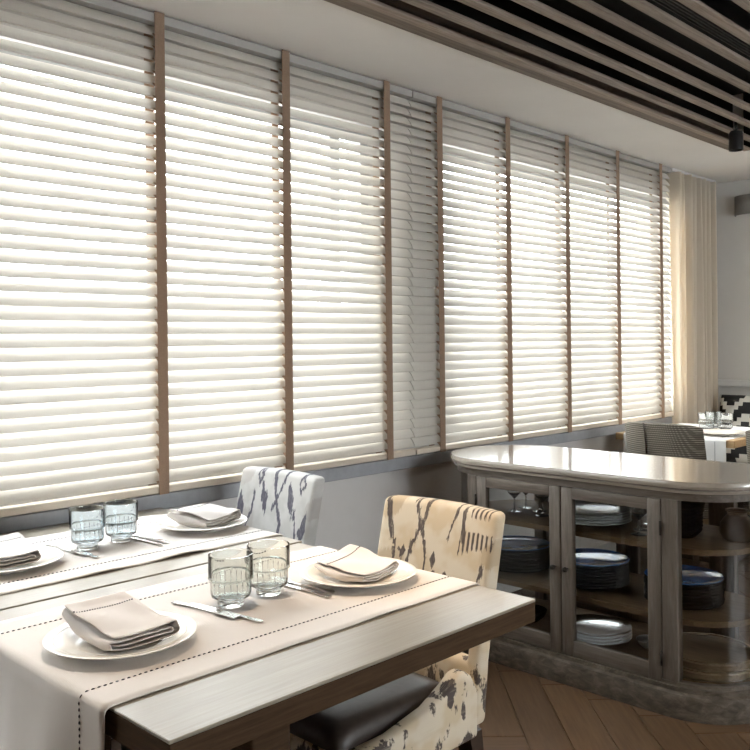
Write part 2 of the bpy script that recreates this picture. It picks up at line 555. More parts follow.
for n, (a, b) in enumerate(OPEN):
    wd = empty('window_%d' % (n + 1), ((a + b) / 2, YW + .15, WZ0))
    struct(wd, 'grey framed window behind the left blind' if n == 0 else 'grey framed window behind the right blind', 'window')
    hw, hh = (b - a) / 2, WZ1 - WZ0
    fr = [box_vf(-hw, hw, -.03, .03, 0, .05), box_vf(-hw, hw, -.03, .03, hh - .05, hh),
          box_vf(-hw, -hw + .05, -.03, .03, .05, hh - .05), box_vf(hw - .05, hw, -.03, .03, .05, hh - .05)]
    mesh('window_frame', *join_vf(fr), 'window_frame_paint', wd)
    cuts = [-hw, 0.55 - (a + b) / 2, 2.576 - (a + b) / 2, hw] if n == 0 else [-hw, 0, hw]
    nb = len(cuts) - 1
    for k in range(1, nb):
        xk = cuts[k]
        box('mullion', xk - .03, xk + .03, -.035, .035, .05, hh - .05, 'window_frame_paint', wd, .004)
    for k in range(nb):
        x0 = cuts[k] + .03; x1 = cuts[k + 1] - .03
        mesh('pane', [(x0, 0, .05), (x1, 0, .05), (x1, 0, hh - .05), (x0, 0, hh - .05)], [(0, 1, 2, 3)], 'window_glass', wd)
    
OPEN3 = empty('window_3', ((W3[0] + W3[1]) / 2, YR - .08, W3[2]))  # unseen window, added to bring fill daylight into the room
struct(OPEN3, 'grey framed window added for fill light in the right wall', 'window')
hw, hh = (W3[1] - W3[0]) / 2, W3[3] - W3[2]
mesh('window_frame', *join_vf([box_vf(-hw, hw, -.03, .03, 0, .05), box_vf(-hw, hw, -.03, .03, hh - .05, hh),
     box_vf(-hw, -hw + .05, -.03, .03, .05, hh - .05), box_vf(hw - .05, hw, -.03, .03, .05, hh - .05)]), 'window_frame_paint', OPEN3)
box('mullion', -.03, .03, -.035, .035, .05, hh - .05, 'window_frame_paint', OPEN3, .004)
for x0, x1 in ((-hw + .05, -.03), (.03, hw - .05)):
    mesh('pane', [(x0, 0, .05), (x1, 0, .05), (x1, 0, hh - .05), (x0, 0, hh - .05)], [(0, 1, 2, 3)], 'window_glass', OPEN3)
ground = box('ground', -30, 40, YW + .27, 60, -.65, -.5, 'asphalt'); struct(ground, 'grey paved ground outside the windows', 'ground')

# ceiling: white border round a slatted wooden field with a dark void above
SX0, SX1, SY0, SY1 = -1.6, 5.19, -2.4, 2.078
cp = [box_vf(XN, XB, SY1, YW, ZC, ZC + .35), box_vf(XN, XB, YR, SY0, ZC, ZC + .35),
      box_vf(XN, SX0, SY0, SY1, ZC, ZC + .35), box_vf(SX1, XB, SY0, SY1, ZC, ZC + .35)]
ceil = mesh('ceiling', *join_vf(cp), 'ceiling_paint'); struct(ceil, 'white plaster ceiling border around a slatted wooden field', 'ceiling')
box('void', SX0, SX1, SY0, SY1, ZC + .33, ZC + .36, 'plenum_black', ceil)
for vb in (box_vf(SX0, SX1, SY1 - .006, SY1 - .001, ZC + .061, ZC + .33), box_vf(SX0, SX1, SY0 + .001, SY0 + .006, ZC, ZC + .33),
           box_vf(SX0 + .001, SX0 + .006, SY0 + .006, SY1 - .006, ZC, ZC + .33), box_vf(SX1 - .006, SX1 - .001, SY0 + .006, SY1 - .07, ZC, ZC + .33)):
    mesh('void_side', *vb, 'plenum_black', ceil)
box('edge_board', SX0, SX1, SY1 - .069, SY1, ZC - .008, ZC + .06, 'edge_board_wood', ceil, .003)
sl_me = None
yk = 1.988; first = True
while yk > SY0 + .05:
    if sl_me is None:
        o = box('slat', SX0, SX1 - .006, -.020, .020, ZC - .016, ZC, 'ceiling_wood', ceil, .002, 1); sl_me = o.data
    else:
        o = bpy.data.objects.new('slat', sl_me); COL.objects.link(o); o.parent = ceil
    o.location = (0, yk, 0)
    yk -= .1255 if not first else .117; first = False

# linear air vent set between two slats
vt = empty('linear_vent', (2.3, 1.298, ZC)); tag(vt, 'black linear air vent running between two ceiling slats', 'vent')
box('vent_body', -2.4, 2.4, -.040, .040, .03, .12, 'black_metal', vt)
for k in range(6):
    yy = -.034 + k * .0136
    box('blade', -2.4, 2.4, yy - .002, yy + .002, .0, .03, 'dark_iron', vt)

def spot_can(loc, aim, power, size, label, color=(1, .74, .48), blend=.7, radius=.03):
    t = empty('spotlight', loc); tag(t, label, 'spotlight', 'black ceiling spotlights')
    lathe('can', [(.001, 0), (.030, 0), (.0355, -.012), (.0365, -.10), (.0325, -.10), (.030, -.05), (.001, -.05)], 'black_metal', t, 24)
    vs, fs = tube_vf([(0, 0, -.002), (0, 0, .06)], .008, 10); mesh('stem', vs, fs, 'black_metal', t, True)
    vs, fs = lathe_vf([(.001, -.052), (.028, -.052), (.028, -.054), (.001, -.054)], 16); mesh('lens', vs, fs, 'lamp_glow', t)
    l = bpy.data.lights.new('spot_beam', 'SPOT'); l.energy = power; l.spot_size = R(size); l.spot_blend = blend
    l.color = color; l.shadow_soft_size = radius
    o = bpy.data.objects.new('spot_beam', l); COL.objects.link(o); o.parent = t
    o.location = (0, 0, -.105)
    d = Vector(aim) - (Vector(loc) + Vector((0, 0, -.105)))
    o.rotation_euler = d.to_track_quat('-Z', 'Y').to_euler()
    return t
NEU = (1, .88, .74)
spot_can((1.02, 1.555, 2.385), (1.0, 1.36, .75), 32, 66, 'black cylindrical spotlight above the glasses of the front table', (1, .80, .60), radius=.03)
spot_can((4.57, 1.81, 2.385), (4.95, 1.95, .75), 34, 60, 'black cylindrical spotlight hanging from the slatted ceiling near the curtain', NEU)
spot_can((1.50, 1.55, 2.385), (1.66, 1.46, .78), 40, 40, 'black cylindrical spotlight above the front table', radius=.02)
spot_can((1.9, .42, 2.385), (2.4, .8, 0), 14, 120, 'added black fill spotlight over the aisle before the cabinet', NEU)  # from here on: unseen spots added for general fill
spot_can((5.0, .05, 2.385), (5.4, .6, .4), 40, 130, 'added black fill spotlight over the far aisle', NEU)
spot_can((.3, -1.1, 2.385), (.4, -1.0, 0), 30, 140, 'added black fill spotlight over the rear of the room', NEU)
spot_can((3.2, -1.6, 2.385), (3.2, -1.5, 0), 40, 140, 'added black fill spotlight over the right side of the room', NEU)

# ------------------------------------------------------------------ venetian blinds
BY = 2.581
SLW, SLT, PITCH, TILT = .050, .0030, .0420, R(56)
def slat_mesh(x0, x1):
    n = 6; top, bot = [], []
    ca, sa = math.cos(TILT), math.sin(TILT)
    for k in range(n + 1):
        u = -SLW / 2 + SLW * k / n
        crown = .0035 * (1 - (2 * u / SLW) ** 2)
        for lst, h in ((top, crown), (bot, crown - SLT)):
            # u runs from the room-side lower edge to the outer upper edge; normal points up and into the room
            lst.append((u * ca - h * sa, u * sa + h * ca))
    ring = top + bot[::-1]
    vs, fs = loft_vf([[(x, y, z) for y, z in ring] for x in (x0, x1)])
    me = bpy.data.meshes.new('slat'); me.from_pydata(vs, [], fs)
    bm = bmesh.new(); bm.from_mesh(me); bmesh.ops.recalc_face_normals(bm, faces=bm.faces); bm.to_mesh(me); bm.free()
    me.materials.append(M['blind_slat'])
    for p in me.polygons: p.use_smooth = True
    me.set_sharp_from_angle(angle=R(50))
    return me
def blind(x0, x1, tapes, label):
    t = empty('venetian_blind', ((x0 + x1) / 2, BY, .797)); tag(t, label, 'blind', 'white venetian blinds along the window wall')
    xc = (x0 + x1) / 2; a, b = x0 - xc, x1 - xc
    top = ZC - .797 - .002
    box('headrail', a, b, -.026, .034, top - .034, top - .003, 'headrail_paint', t, .002)
    box('bottom_rail', a, b, -.026, .020, 0.0, .024, 'blind_rail', t, .004)
    me = slat_mesh(a, b)
    z = .056; k = 0
    while z < top - .048:
        o = bpy.data.objects.new('slat', me); COL.objects.link(o); o.parent = t
        o.location = (random.uniform(-.002, .002), 0, z); o.rotation_euler = (random.uniform(-.02, .02), 0, 0)
        z += PITCH; k += 1
    for tx in tapes:
        x = tx - xc
        vs, fs = join_vf([box_vf(x - .019, x + .019, -.0335, -.0325, -.002, top + .001)])
        mesh('tape', vs, fs, 'tape_fabric', t)
        mesh('tape', *box_vf(x - .019, x + .019, .0355, .0365, .01, top - .046), 'tape_fabric', t)
        # ladder rungs between the front and rear tape, one under each slat
        rv = []
        z = .056
        while z < top - .048:
            rv.append(([(x - .018, -.033, z - .033 * math.tan(TILT) * .6 - .004), (x + .018, -.033, z - .033 * math.tan(TILT) * .6 - .004),
                        (x + .018, .036, z + .036 * math.tan(TILT) * .6 - .004), (x - .018, .036, z + .036 * math.tan(TILT) * .6 - .004)], [(0, 1, 2, 3)]))
            z += PITCH
        mesh('ladder', *join_vf(rv), 'tape_fabric', t)
    return t
blind(-.75, 2.862, [-.10, .45, 1.00, 1.58, 2.13, 2.69], 'long white venetian blind with brown tapes beside the two dining tables')
blind(2.869, 5.39, [3.04, 3.57, 4.12, 4.675, 5.225], 'white venetian blind with brown tapes next to the cream curtain')

# curtain beside the blind
def curtain():
    t = empty('curtain', (5.785, 2.572, .02)); tag(t, 'cream floor-length curtain hanging in the far corner', 'curtain')
    n, rows = 150, 10
    vs, fs = [], []
    for r in range(rows + 1):
        z = (ZC - .04) * r / rows
        for k in range(n + 1):
            u = k / n
            x = -.36 + .665 * u
            y = .034 * math.sin(u * 2 * math.pi * 8.5 + .6 * math.sin(u * 9)) + .012 * math.sin(u * 31 + z * .5)
            vs.append((x + .008 * math.sin(z * 2 + u * 20), y, z))
    for r in range(rows):
        for k in range(n):
            i = r * (n + 1) + k; fs.append((i, i + 1, i + n + 2, i + n + 1))
    o = mesh('cloth', vs, fs, 'curtain_cloth', t, True)
    s = o.modifiers.new('thickness', 'SOLIDIFY'); s.thickness = .002
    box('curtain_track', -.37, .32, -.012, .012, ZC - .038, ZC - .021, 'trim_white', t)
curtain()

# ------------------------------------------------------------------ dining tables
def table(name, loc, lx, ly, npl, label):
    t = empty(name, loc); tag(t, label, 'table', 'square dining tables by the window')
    H, T = .75, .048
    wpl = ly / npl
    for k in range(npl):
        y0 = k * wpl + .0007; y1 = (k + 1) * wpl - .0007
        box('plank', .0, lx, y0, y1, H - .006, H, 'table_wood', t, .0012, 1)
    # thick dark edge band under the pale top
    box('edge_band', .001, lx - .001, .001, ly - .001, H - T, H - .0062, 'table_edge_wood', t, .002)
    cx, cy = lx / 2, ly / 2
    box('pedestal', cx - .05, cx + .05, cy - .05, cy + .05, .03, H - T - .025, 'table_edge_wood', t, .006)
    box('foot', cx - .24, cx + .24, cy - .045, cy + .045, 0, .03, 'dark_iron', t, .006)
    box('foot', cx - .045, cx + .045, cy - .26, cy - .046, 0, .03, 'dark_iron', t, .006)
    box('foot', cx - .045, cx + .045, cy + .046, cy + .26, 0, .03, 'dark_iron', t, .006)
    box('support_plate', cx - .25, cx + .25, cy - .20, cy + .20, H - T - .025, H - T, 'dark_iron', t)
    return t
TX0, TX1 = .652, 1.548
table('dining_table', (TX0, 1.045, 0), TX1 - TX0, .772, 5, 'pale wooden dining table nearest the camera, laid with a stitched runner')
table('dining_table', (TX0, 1.826, 0), TX1 + .02 - TX0, .735, 5, 'pale wooden dining table against the window wall')

def runner(loc_y0, width, drop0, drop1, lx, label, wav):
    """linen runner laid along x, hanging over the near (x=0) end; stitched line near each edge"""
    t = empty('table_runner', (TX0, loc_y0, .75)); tag(t, label, 'table runner', 'linen table runners')
    th = .0022
    prof = []          # (x, z) along the runner
    nd = 14
    if drop0:
        for k in range(nd): 
            s = k / (nd - 1)
            prof.append((-.012 - .012 * (1 - s) ** 1.5 * (1 if drop0 else 0), -drop0 * (1 - s) - .008))
        prof += [(-.0095, -.002), (-.004, .0018)]
    nx = 40
    for k in range(nx + 1): prof.append((lx * k / nx if k else .004, .0025))
    if drop1:
        prof += [(lx + .006, .0018), (lx + .010, -.003)]
        for k in range(1, 8): prof.append((lx + .012, -drop1 * k / 7))
    ny = 26
    vs, fs = [], []
    def pt(i, v):
        x, z = prof[i]
        yy = v * width
        if z < -.006:
            f = min(1, -z / .12)
            x += f * (-.004 + .010 * math.sin(v * 9 + 1.0) + .006 * math.sin(v * 17))
            x = min(x, -.006) if x < lx * .5 else x
            yy += f * .006 * math.sin(v * 3 + 2) + (0.5 - v) * f * .012
        else:
            edge = max(0, 1 - min(v, 1 - v) / .12)
            z += edge * wav * max(0, math.sin(x * 7 + (3 if v > .5 else 0)) * math.sin(x * 17 + 1)) * .7
        return (x, yy, z)
    for i in range(len(prof)):
        for k in range(ny + 1): vs.append(pt(i, k / ny))
    for i in range(len(prof) - 1):
        for k in range(ny):
            a = i * (ny + 1) + k; fs.append((a, a + 1, a + ny + 2, a + ny + 1))
    o = mesh('cloth', vs, fs, 'runner_linen', t, True)
    s = o.modifiers.new('thickness', 'SOLIDIFY'); s.thickness = th; s.offset = 0
    # dashed stitching
    cum = [0]
    for i in range(1, len(prof)): cum.append(cum[-1] + math.dist(prof[i], prof[i - 1]))
    def at(sv, v):
        i = 0
        while i < len(cum) - 2 and cum[i + 1] < sv: i += 1
        f = (sv - cum[i]) / max(1e-6, cum[i + 1] - cum[i])
        p, q = Vector(pt(i, v)), Vector(pt(i + 1, v))
        d = (q - p).normalized()
        nrm = Vector((-d.z, 0, d.x))
        if nrm.z < -.2 or (abs(nrm.z) < .2 and nrm.x > 0 and p.x < lx * .5): nrm = -nrm
        return p.lerp(q, f) + nrm * (th * .5 + .0006)
    for v in (.078 / width * 1.0, 1 - .078 / width):
        parts = []
        s0 = .01
        while s0 < cum[-1] - .012:
            a, b = at(s0, v), at(s0 + .0058, v)
            parts.append(tube_vf([a, (a + b) / 2, b], [.0006, .0016, .0006], 5))
            s0 += .0105
        st = mesh('stitching', *join_vf(parts), 'stitch_thread', t, True); st['kind'] = 'stuff'
    return t
runner(1.205, .53, .30, .006, TX1 - TX0, 'stitched off-white linen runner hanging over the end of the front table', .004)
runner(1.925, .50, .28, .006, TX1 + .02 - TX0, 'off-white linen runner on the table against the window wall', .010)

# ------------------------------------------------------------------ tableware
ZT = .7545
def plate_proto(name):
    t = empty(name)
    prof = [(.0, .004), (.078, .004), (.086, .0075), (.128, .0165), (.1335, .0185), (.1345, .0200), (.132, .0210),
            (.126, .0195), (.090, .0125), (.082, .0085), (.078, .0075), (.0, .0075)]
    prof = [(max(r, .0005), z) for r, z in prof]
    lathe('dish', prof, 'porcelain', t, 72)
    # raised ring on the rim and foot ring below
    lathe('rim_bead', [(.1155, .0172), (.1168, .0184), (.118, .0176)], 'porcelain', t, 72, closed=True)
    lathe('foot_ring', [(.070, 0), (.076, 0), (.078, .0045), (.069, .0045)], 'porcelain', t, 48, closed=True)
    return t
PL = 'cream dinner plates'
p0 = plate_proto('dinner_plate')
plates = [((.80, 1.440), 'cream dinner plate at the near end of the front table with a tall folded napkin'),
          ((1.392, 1.425), 'cream dinner plate at the chair end of the front table'),
          ((1.472, 2.170), 'cream dinner plate at the chair end of the window table'),
          ((.885, 2.150), 'cream dinner plate at the left frame edge on the window table')]
for k, ((x, y), lab) in enumerate(plates):
    if k == 0:
        p0.location = (x, y, ZT); tag(p0, lab, 'plate', PL)
    else: dup(p0, (x, y, ZT), 0, lab)

def napkin(loc, rz, wu, wv, layers, lift, label, th=.0034, gap=.0052, curl=.0, stitch=True, skew=0.0, centre=(0, 0)):
    """folded cloth: zig-zag profile (u, z) swept along v"""
    t = empty('napkin', loc, rz); tag(t, label, 'napkin', 'folded linen napkins')
    prof = []
    # flattened spiral: each half turn runs one way across, then rounds the fold; the outermost wrap ends on top
    zc_ = (layers - 1) * gap / 2
    order = []
    lo, hi = (layers - 1) // 2, (layers - 1) // 2
    order = [lo]
    while len(order) < layers:
        if hi + 1 < layers and (len(order) % 2): hi += 1; order.append(hi)
        elif lo - 1 >= 0: lo -= 1; order.append(lo)
        else: hi += 1; order.append(hi)
    if order[-1] != layers - 1 and layers % 2: pass
    for q, L in enumerate(order):
        sg = 1 if q % 2 == 0 else -1
        half = wu / 2 - (layers - 1 - q) * .0022
        for k in range(13):
            u = sg * (-half + 2 * half * k / 12)
            prof.append((u, L * gap + .0012 * math.sin(u * 60 + L)))
        if q < layers - 1:
            z0_, z1_ = L * gap, order[q + 1] * gap
            rad = abs(z1_ - z0_) / 2
            for k in range(1, 6):
                an = math.pi * k / 6
                prof.append((sg * (half + min(rad, .012) * math.sin(an)), z0_ + (z1_ - z0_) * (1 - math.cos(an)) / 2))
    nv = 18
    vs, fs = [], []
    zmax = (layers - 1) * gap
    for j in range(nv + 1):
        v = -wv / 2 + wv * j / nv
        s = j / nv
        for (u, z) in prof:
            f = z / max(zmax, 1e-6)
            zz = z + lift * max(0, (s - .35) / .65) ** 1.6 + curl * math.sin(s * math.pi) * f
            zz += .0022 * math.sin(s * 7 + u * 40) * f
            vv = v - (curl * .25) * f + .004 * f * math.sin(u * 30)
            uu = u + skew * v + .003 * math.sin(s * 5 + z * 300)
            rr = math.hypot(uu, vv)
            dish = 0 if rr < .080 else (.004 if rr < .088 else .005 + (rr - .088) * .22)
            vs.append((uu, vv, zz + .003 + dish))
    n = len(prof)
    for j in range(nv):
        for k in range(n - 1):
            a = j * n + k; fs.append((a, a + 1, a + n + 1, a + n))
    o = mesh('cloth', vs, fs, 'napkin_linen', t, True)
    sm = o.modifiers.new('thickness', 'SOLIDIFY'); sm.thickness = th; sm.offset = 0
    sb = o.modifiers.new('subdivision', 'SUBSURF'); sb.levels = 1; sb.render_levels = 1
    if stitch:
        parts = []
        j = int(nv * .82)
        top0 = n - 13
        pts = [Vector(vs[j * n + top0 + q]) + Vector((0, 0, th * .55)) for q in range(13)]
        for q in range(12):
            for h in (0.0, .5):
                a = pts[q].lerp(pts[q + 1], h + .05); b = pts[q].lerp(pts[q + 1], h + .34)
                parts.append(tube_vf([a, (a + b) / 2, b], [.0008, .0019, .0008], 5))
        st = mesh('stitching', *join_vf(parts), 'stitch_thread', t, True); st['kind'] = 'stuff'
    return t
napkin((.798, 1.448, ZT + .0095), R(-8), .118, .185, 4, .020, 'folded linen napkin with a dark stitched line on the near plate', curl=.012, gap=.0078, skew=-.12)
napkin((1.392, 1.432, ZT + .0095), R(12), .150, .150, 4, .012, 'loosely folded linen napkin on the plate by the warm patterned chair', curl=.008, gap=.0056, skew=.18)
napkin((1.475, 2.165, ZT + .0095), R(5), .125, .130, 4, .018, 'rumpled linen napkin on the plate by the grey patterned chair', curl=.016, gap=.0078, skew=-.3)
napkin((.885, 2.160, ZT + .0095), R(-8), .108, .165, 4, .018, 'folded linen napkin cut by the left frame edge', curl=.010, gap=.0078)

def tumbler(name, mat):
    t = empty(name)
    prof = [(.0005, .0), (.026, .0), (.0275, .002), (.0275, .011), (.031, .015), (.0405, .021), (.0425, .028), (.0432, .054),
            (.0462, .058), (.0468, .062), (.0468, .104), (.0462, .1075), (.0450, .1075), (.0442, .104), (.0440, .062),
            (.0410, .056), (.0400, .030), (.0375, .024), (.029, .020), (.0005, .019)]
    lathe('bowl', prof, mat, t, 48)
    # faint vertical ribs inside the lower half, and the ridge ring
    parts = []
    for k in range(20):
        a = 2 * math.pi * k / 20
        x, y = .0402 * math.cos(a), .0402 * math.sin(a)
        parts.append(tube_vf([(x, y, .031), (x * 1.012, y * 1.012, .053)], .0006, 5))
    rb = mesh('ribs', *join_vf(parts), mat, t, True)
    lathe('ridge', [(.0462, .0565), (.0474, .0585), (.0466, .0605)], mat, t, 48, closed=True)
    return t
g0 = tumbler('tumbler', 'glass_smoke')
g0.location = (1.074, 1.480, ZT); tag(g0, 'smoky ridged glass tumbler on the front table, nearer the camera', 'glass', 'ridged glass tumblers')
dup(g0, (1.180, 1.488, ZT), .3, 'smoky ridged glass tumbler on the front table, nearer the far chair')
g1 = tumbler('tumbler', 'glass_blue')
g1.location = (1.113, 2.178, ZT); tag(g1, 'bluish ridged glass tumbler on the window table, the left one', 'glass', 'ridged glass tumblers')
dup(g1, (1.219, 2.190, ZT), .2, 'bluish ridged glass tumbler on the window table, the right one')

def flat_piece(name, outline, zf, th, mat='steel'):
    """thin shaped metal piece: outline in (u, v), height zf(u)"""
    me = bpy.data.meshes.new(name)
    bm = bmesh.new()
    vb = [bm.verts.new((u, v, 0)) for u, v in outline]
    f = bm.faces.new(vb)
    bmesh.ops.triangulate(bm, faces=[f])
    r = bmesh.ops.extrude_face_region(bm, geom=list(bm.faces))
    for g in r['geom']:
        if isinstance(g, bmesh.types.BMVert): g.co.z += th
    for v in bm.verts: v.co.z += zf(v.co.x)
    bmesh.ops.recalc_face_normals(bm, faces=bm.faces)
    bm.to_mesh(me); bm.free(); me.materials.append(M[mat])
    return me
def knife_outline():
    up = [(0, .004), (.004, .0062), (.05, .0052), (.085, .0045), (.092, .0075), (.12, .0085), (.16, .0085), (.19, .0072), (.202, .003), (.205, 0)]
    lo = [(.19, -.004), (.092, -.0045), (.085, -.0045), (.05, -.0052), (.004, -.0062), (0, -.004)]
    return up + lo
def fork_outline():
    pts = [(0, -.005), (.004, -.0072), (.06, -.0045), (.115, -.003), (.130, -.0045), (.140, -.0105), (.150, -.0118)]
    tw, gp = .0036, .0030
    y = -.0118
    for k in range(4):
        pts += [(.192, y + .0006), (.194, y + tw * .5), (.192, y + tw - .0006)]
        if k < 3: pts += [(.153, y + tw), (.153, y + tw + gp)]
        y += tw + gp
    pts += [(.150, .0118), (.140, .0105), (.130, .0045), (.115, .003), (.06, .0045), (.004, .0072), (0, .005)]
    return pts
knife_me = flat_piece('table_knife', knife_outline(), lambda u: .0005, .0022)
fork_me = flat_piece('table_fork', fork_outline(), lambda u: .004 * math.sin(min(1, u / .13) * math.pi) * .6 + (.012 * max(0, (u - .12) / .075) - .010 * max(0, (u - .15) / .045) ** 2), .0018)
def utensil(kind, x, y, ang, z, label):
    o = bpy.data.objects.new(kind, knife_me if kind == 'table_knife' else fork_me); COL.objects.link(o)
    o.location = (x, y, z); o.rotation_euler = (0, 0, ang)
    tag(o, label, 'knife' if kind == 'table_knife' else 'fork', 'steel cutlery on the dining tables'); return o
zc = ZT + .0006
utensil('table_knife', 1.046, 1.342, R(97), zc, 'steel knife on the front table beside the nearer tumbler')
utensil('table_fork', 1.000, 1.585, R(-82), zc, 'steel fork on the front table beside the near plate')
utensil('table_knife', 1.247, 1.362, R(91), zc, 'steel knife on the front table beside the far plate')
utensil('table_fork', 1.275, 1.383, R(96), zc, 'steel fork on the front table beside the far plate')
utensil('table_knife', 1.078, 2.058, R(95), zc, 'steel knife on the window table left of the bluish tumblers')
utensil('table_fork', 1.046, 2.285, R(-82), zc, 'steel fork on the window table left of the bluish tumblers')
utensil('table_knife', 1.262, 2.050, R(92), zc, 'steel knife on the window table right of the bluish tumblers')
utensil('table_fork', 1.292, 2.062, R(97), zc, 'steel fork on the window table right of the bluish tumblers')

# ------------------------------------------------------------------ upholstered chairs
def dining_chair(loc, rz, fabric, label):
    """local: sitter faces -x; origin on the floor below the back of the seat"""
    t = empty('dining_chair', loc, rz); tag(t, label, 'chair', 'patterned upholstered dining chairs')
    W = .196
    lean = lambda z: .0 + max(0, z - .42) * .20 + max(0, z - .6) * .03
    ys = [-W, -.152, -.05, .05, .152, W]; zs = [.36, .51, .615, .70, .80, .872]
    TH = .052
    vs, fs = [], []
    ny, nz = len(ys), len(zs)
    for s in (0, 1):
        for j, z in enumerate(zs):
            for i, y in enumerate(ys):
                bow = .010 * (1 - (y / W) ** 2)       # gently hollow back
                zz = z - (.006 * (y / W) ** 2 if j == nz - 1 else 0)
                vs.append((lean(z) + bow + (TH if s else 0), y, zz))
    idx = lambda s, i, j: s * ny * nz + j * ny + i
    hole = {(1, 1), (2, 1), (3, 1)}
    cells = [(i, j) for i in range(ny - 1) for j in range(nz - 1) if (i, j) not in hole]
    cset = set(cells)
    for i, j in cells:
        fs.append((idx(0, i, j), idx(0, i + 1, j), idx(0, i + 1, j + 1), idx(0, i, j + 1)))
        fs.append((idx(1, i, j), idx(1, i, j + 1), idx(1, i + 1, j + 1), idx(1, i + 1, j)))
        for (di, dj, a, b) in ((-1, 0, (i, j), (i, j + 1)), (1, 0, (i + 1, j), (i + 1, j + 1)), (0, -1, (i, j), (i + 1, j)), (0, 1, (i, j + 1), (i + 1, j + 1))):
            if (i + di, j + dj) not in cset:
                fs.append((idx(0, *a), idx(0, *b), idx(1, *b), idx(1, *a)))
    bk = mesh('backrest', vs, fs, fabric, t)
    soft(bk, .017, 4)
    # seat frame with sloping side wings
    box('seat_frame', -.40, .0, -W + .012, W - .012, .33, .425, fabric, t, .012)
    for sgn in (-1, 1):
        out = [(-.41, .335), (.02, .335), (.022, .45), (-.002, .492), (-.03, .512), (-.055, .510), (-.09, .490), (-.16, .458), (-.28, .436), (-.41, .426)]
        y0, y1 = (sgn * W, sgn * (W - .042)) if sgn > 0 else (sgn * W, sgn * (W - .042))
        n = len(out)
        vs = [(x, y0, z) for x, z in out] + [(x, y1, z) for x, z in out]
        fs = [tuple(range(n)), tuple(range(n, 2 * n))] + [(i, (i + 1) % n, n + (i + 1) % n, n + i) for i in range(n)]
        soft(mesh('side_wing', vs, fs, fabric, t), .014, 3)
    # leather seat pad, domed
    nx, ny2 = 14, 12
    rings, vs, fs = [], [], []
    for i in range(nx + 1):
        for j in range(ny2 + 1):
            u, v = i / nx * 2 - 1, j / ny2 * 2 - 1
            e = max(0, 1 - u ** 6) * max(0, 1 - v ** 6)
            vs.append((-.205 + u * .205, v * (W - .044), .428 + .046 * e ** .45))
    for i in range(nx):
        for j in range(ny2):
            a = i * (ny2 + 1) + j; fs.append((a, a + 1, a + ny2 + 2, a + ny2 + 1))
    o = mesh('seat_pad', vs, fs, 'leather_brown', t, True)
    s = o.modifiers.new('thickness', 'SOLIDIFY'); s.thickness = .012; s.offset = -1
    for x, y in ((-.37, -.155), (-.37, .155), (.03, -.155), (.03, .155)):
        dx = .06 if x > 0 else 0
        vs, fs = loft_vf([[(x + dx + a, y + b, 0) for a, b in ((-.016, -.016), (.016, -.016), (.016, .016), (-.016, .016))],
                          [(x + a, y + b, .34) for a, b in ((-.023, -.023), (.023, -.023), (.023, .023), (-.023, .023))]])
        mesh('leg', vs, fs, 'dark_leg', t)
    return t
dining_chair((1.652, 1.492, 0), 0, 'ikat_warm', 'warm cream patterned dining chair with brown leather seat at the front table')
dining_chair((1.735, 2.262, 0), 0, 'ikat_cool', 'grey and cream patterned dining chair at the window table')

# ------------------------------------------------------------------ glazed island cabinet
CX = 3.12
CY0, CY1 = 1.10, 2.48
def capsule(hx, y0, y1, b, n=18):
    """outline with straight long sides and rounded ends, counter-clockwise"""
    pts = []
    for k in range(n + 1):
        a = -math.pi + math.pi * k / n      # near end (low y): from -x round to +x
        pts.append((CX + hx * math.cos(a), y0 + b + b * math.sin(a)))
    for k in range(n + 1):
        a = math.pi * k / n
        pts.append((CX + hx * math.cos(a), y1 - b + b * math.sin(a)))
    return pts
EB = .27
cab = empty('display_cabinet', (0, 0, 0)); tag(cab, 'weathered grey wooden island cabinet with glazed doors and rounded ends', 'cabinet')
def ring_stack(name, specs, mat, parent):
    vs, fs = loft_vf([[(x, y, z) for x, y in capsule(hx, CY0 + d, CY1 - d, EB - d * .6)] for hx, d, z in specs])
    o = mesh(name, vs, fs, mat, parent, True); o.data.set_sharp_from_angle(angle=R(35))
    for p in o.data.polygons:
        if len(p.vertices) > 4: p.use_smooth = False
    return o
ring_stack('plinth', [(.300, 0, 0), (.300, 0, .074), (.296, .004, .082), (.278, .022, .086), (.276, .024, .100)], 'plinth_wood', cab)
ring_stack('worktop', [(.278, .017, .768), (.285, .010, .771), (.288, .007, .780), (.282, .013, .783), (.294, .001, .788), (.297, -.002, .798), (.294, .001, .808), (.290, .005, .811)], 'cabinet_top_wood', cab)
def wall_ring(name, h0, h1, d0, d1, z0, z1, mat):
    o0 = capsule(h1, CY0 + d1, CY1 - d1, EB - d1 * .6); o1 = capsule(h0, CY0 + d0, CY1 - d0, EB - d0 * .6)
    n = len(o0); vs = [(x, y, z) for z in (z0, z1) for x, y in o1] + [(x, y, z) for z in (z0, z1) for x, y in o0]
    fs = []
    for i in range(n):
        j = (i + 1) % n
        fs += [(i, j, n + j, n + i), (2 * n + i, 3 * n + i, 3 * n + j, 2 * n + j), (i, 2 * n + i, 2 * n + j, j), (n + i, n + j, 3 * n + j, 3 * n + i)]
    return mesh(name, vs, fs, mat, cab)
FX = CX - .265          # front face of the body
wall_ring('frieze', .265, .235, .03, .06, .742, .768, 'cabinet_rail_wood')
wall_ring('bottom_rail', .265, .235, .03, .06, .098, .112, 'cabinet_rail_wood')
def deck(name, z0, z1, d, mat):
    vs, fs = prism_vf(capsule(.265 - d, CY0 + .03 + d, CY1 - .03 - d, EB - .03 - d * .6), z0, z1)
    return mesh(name, vs, fs, mat, cab)
deck('floor_board', .100, .116, .032, 'shelf_wood')
deck('shelf', .300, .320, .045, 'shelf_wood')
deck('shelf', .548, .568, .045, 'shelf_wood')
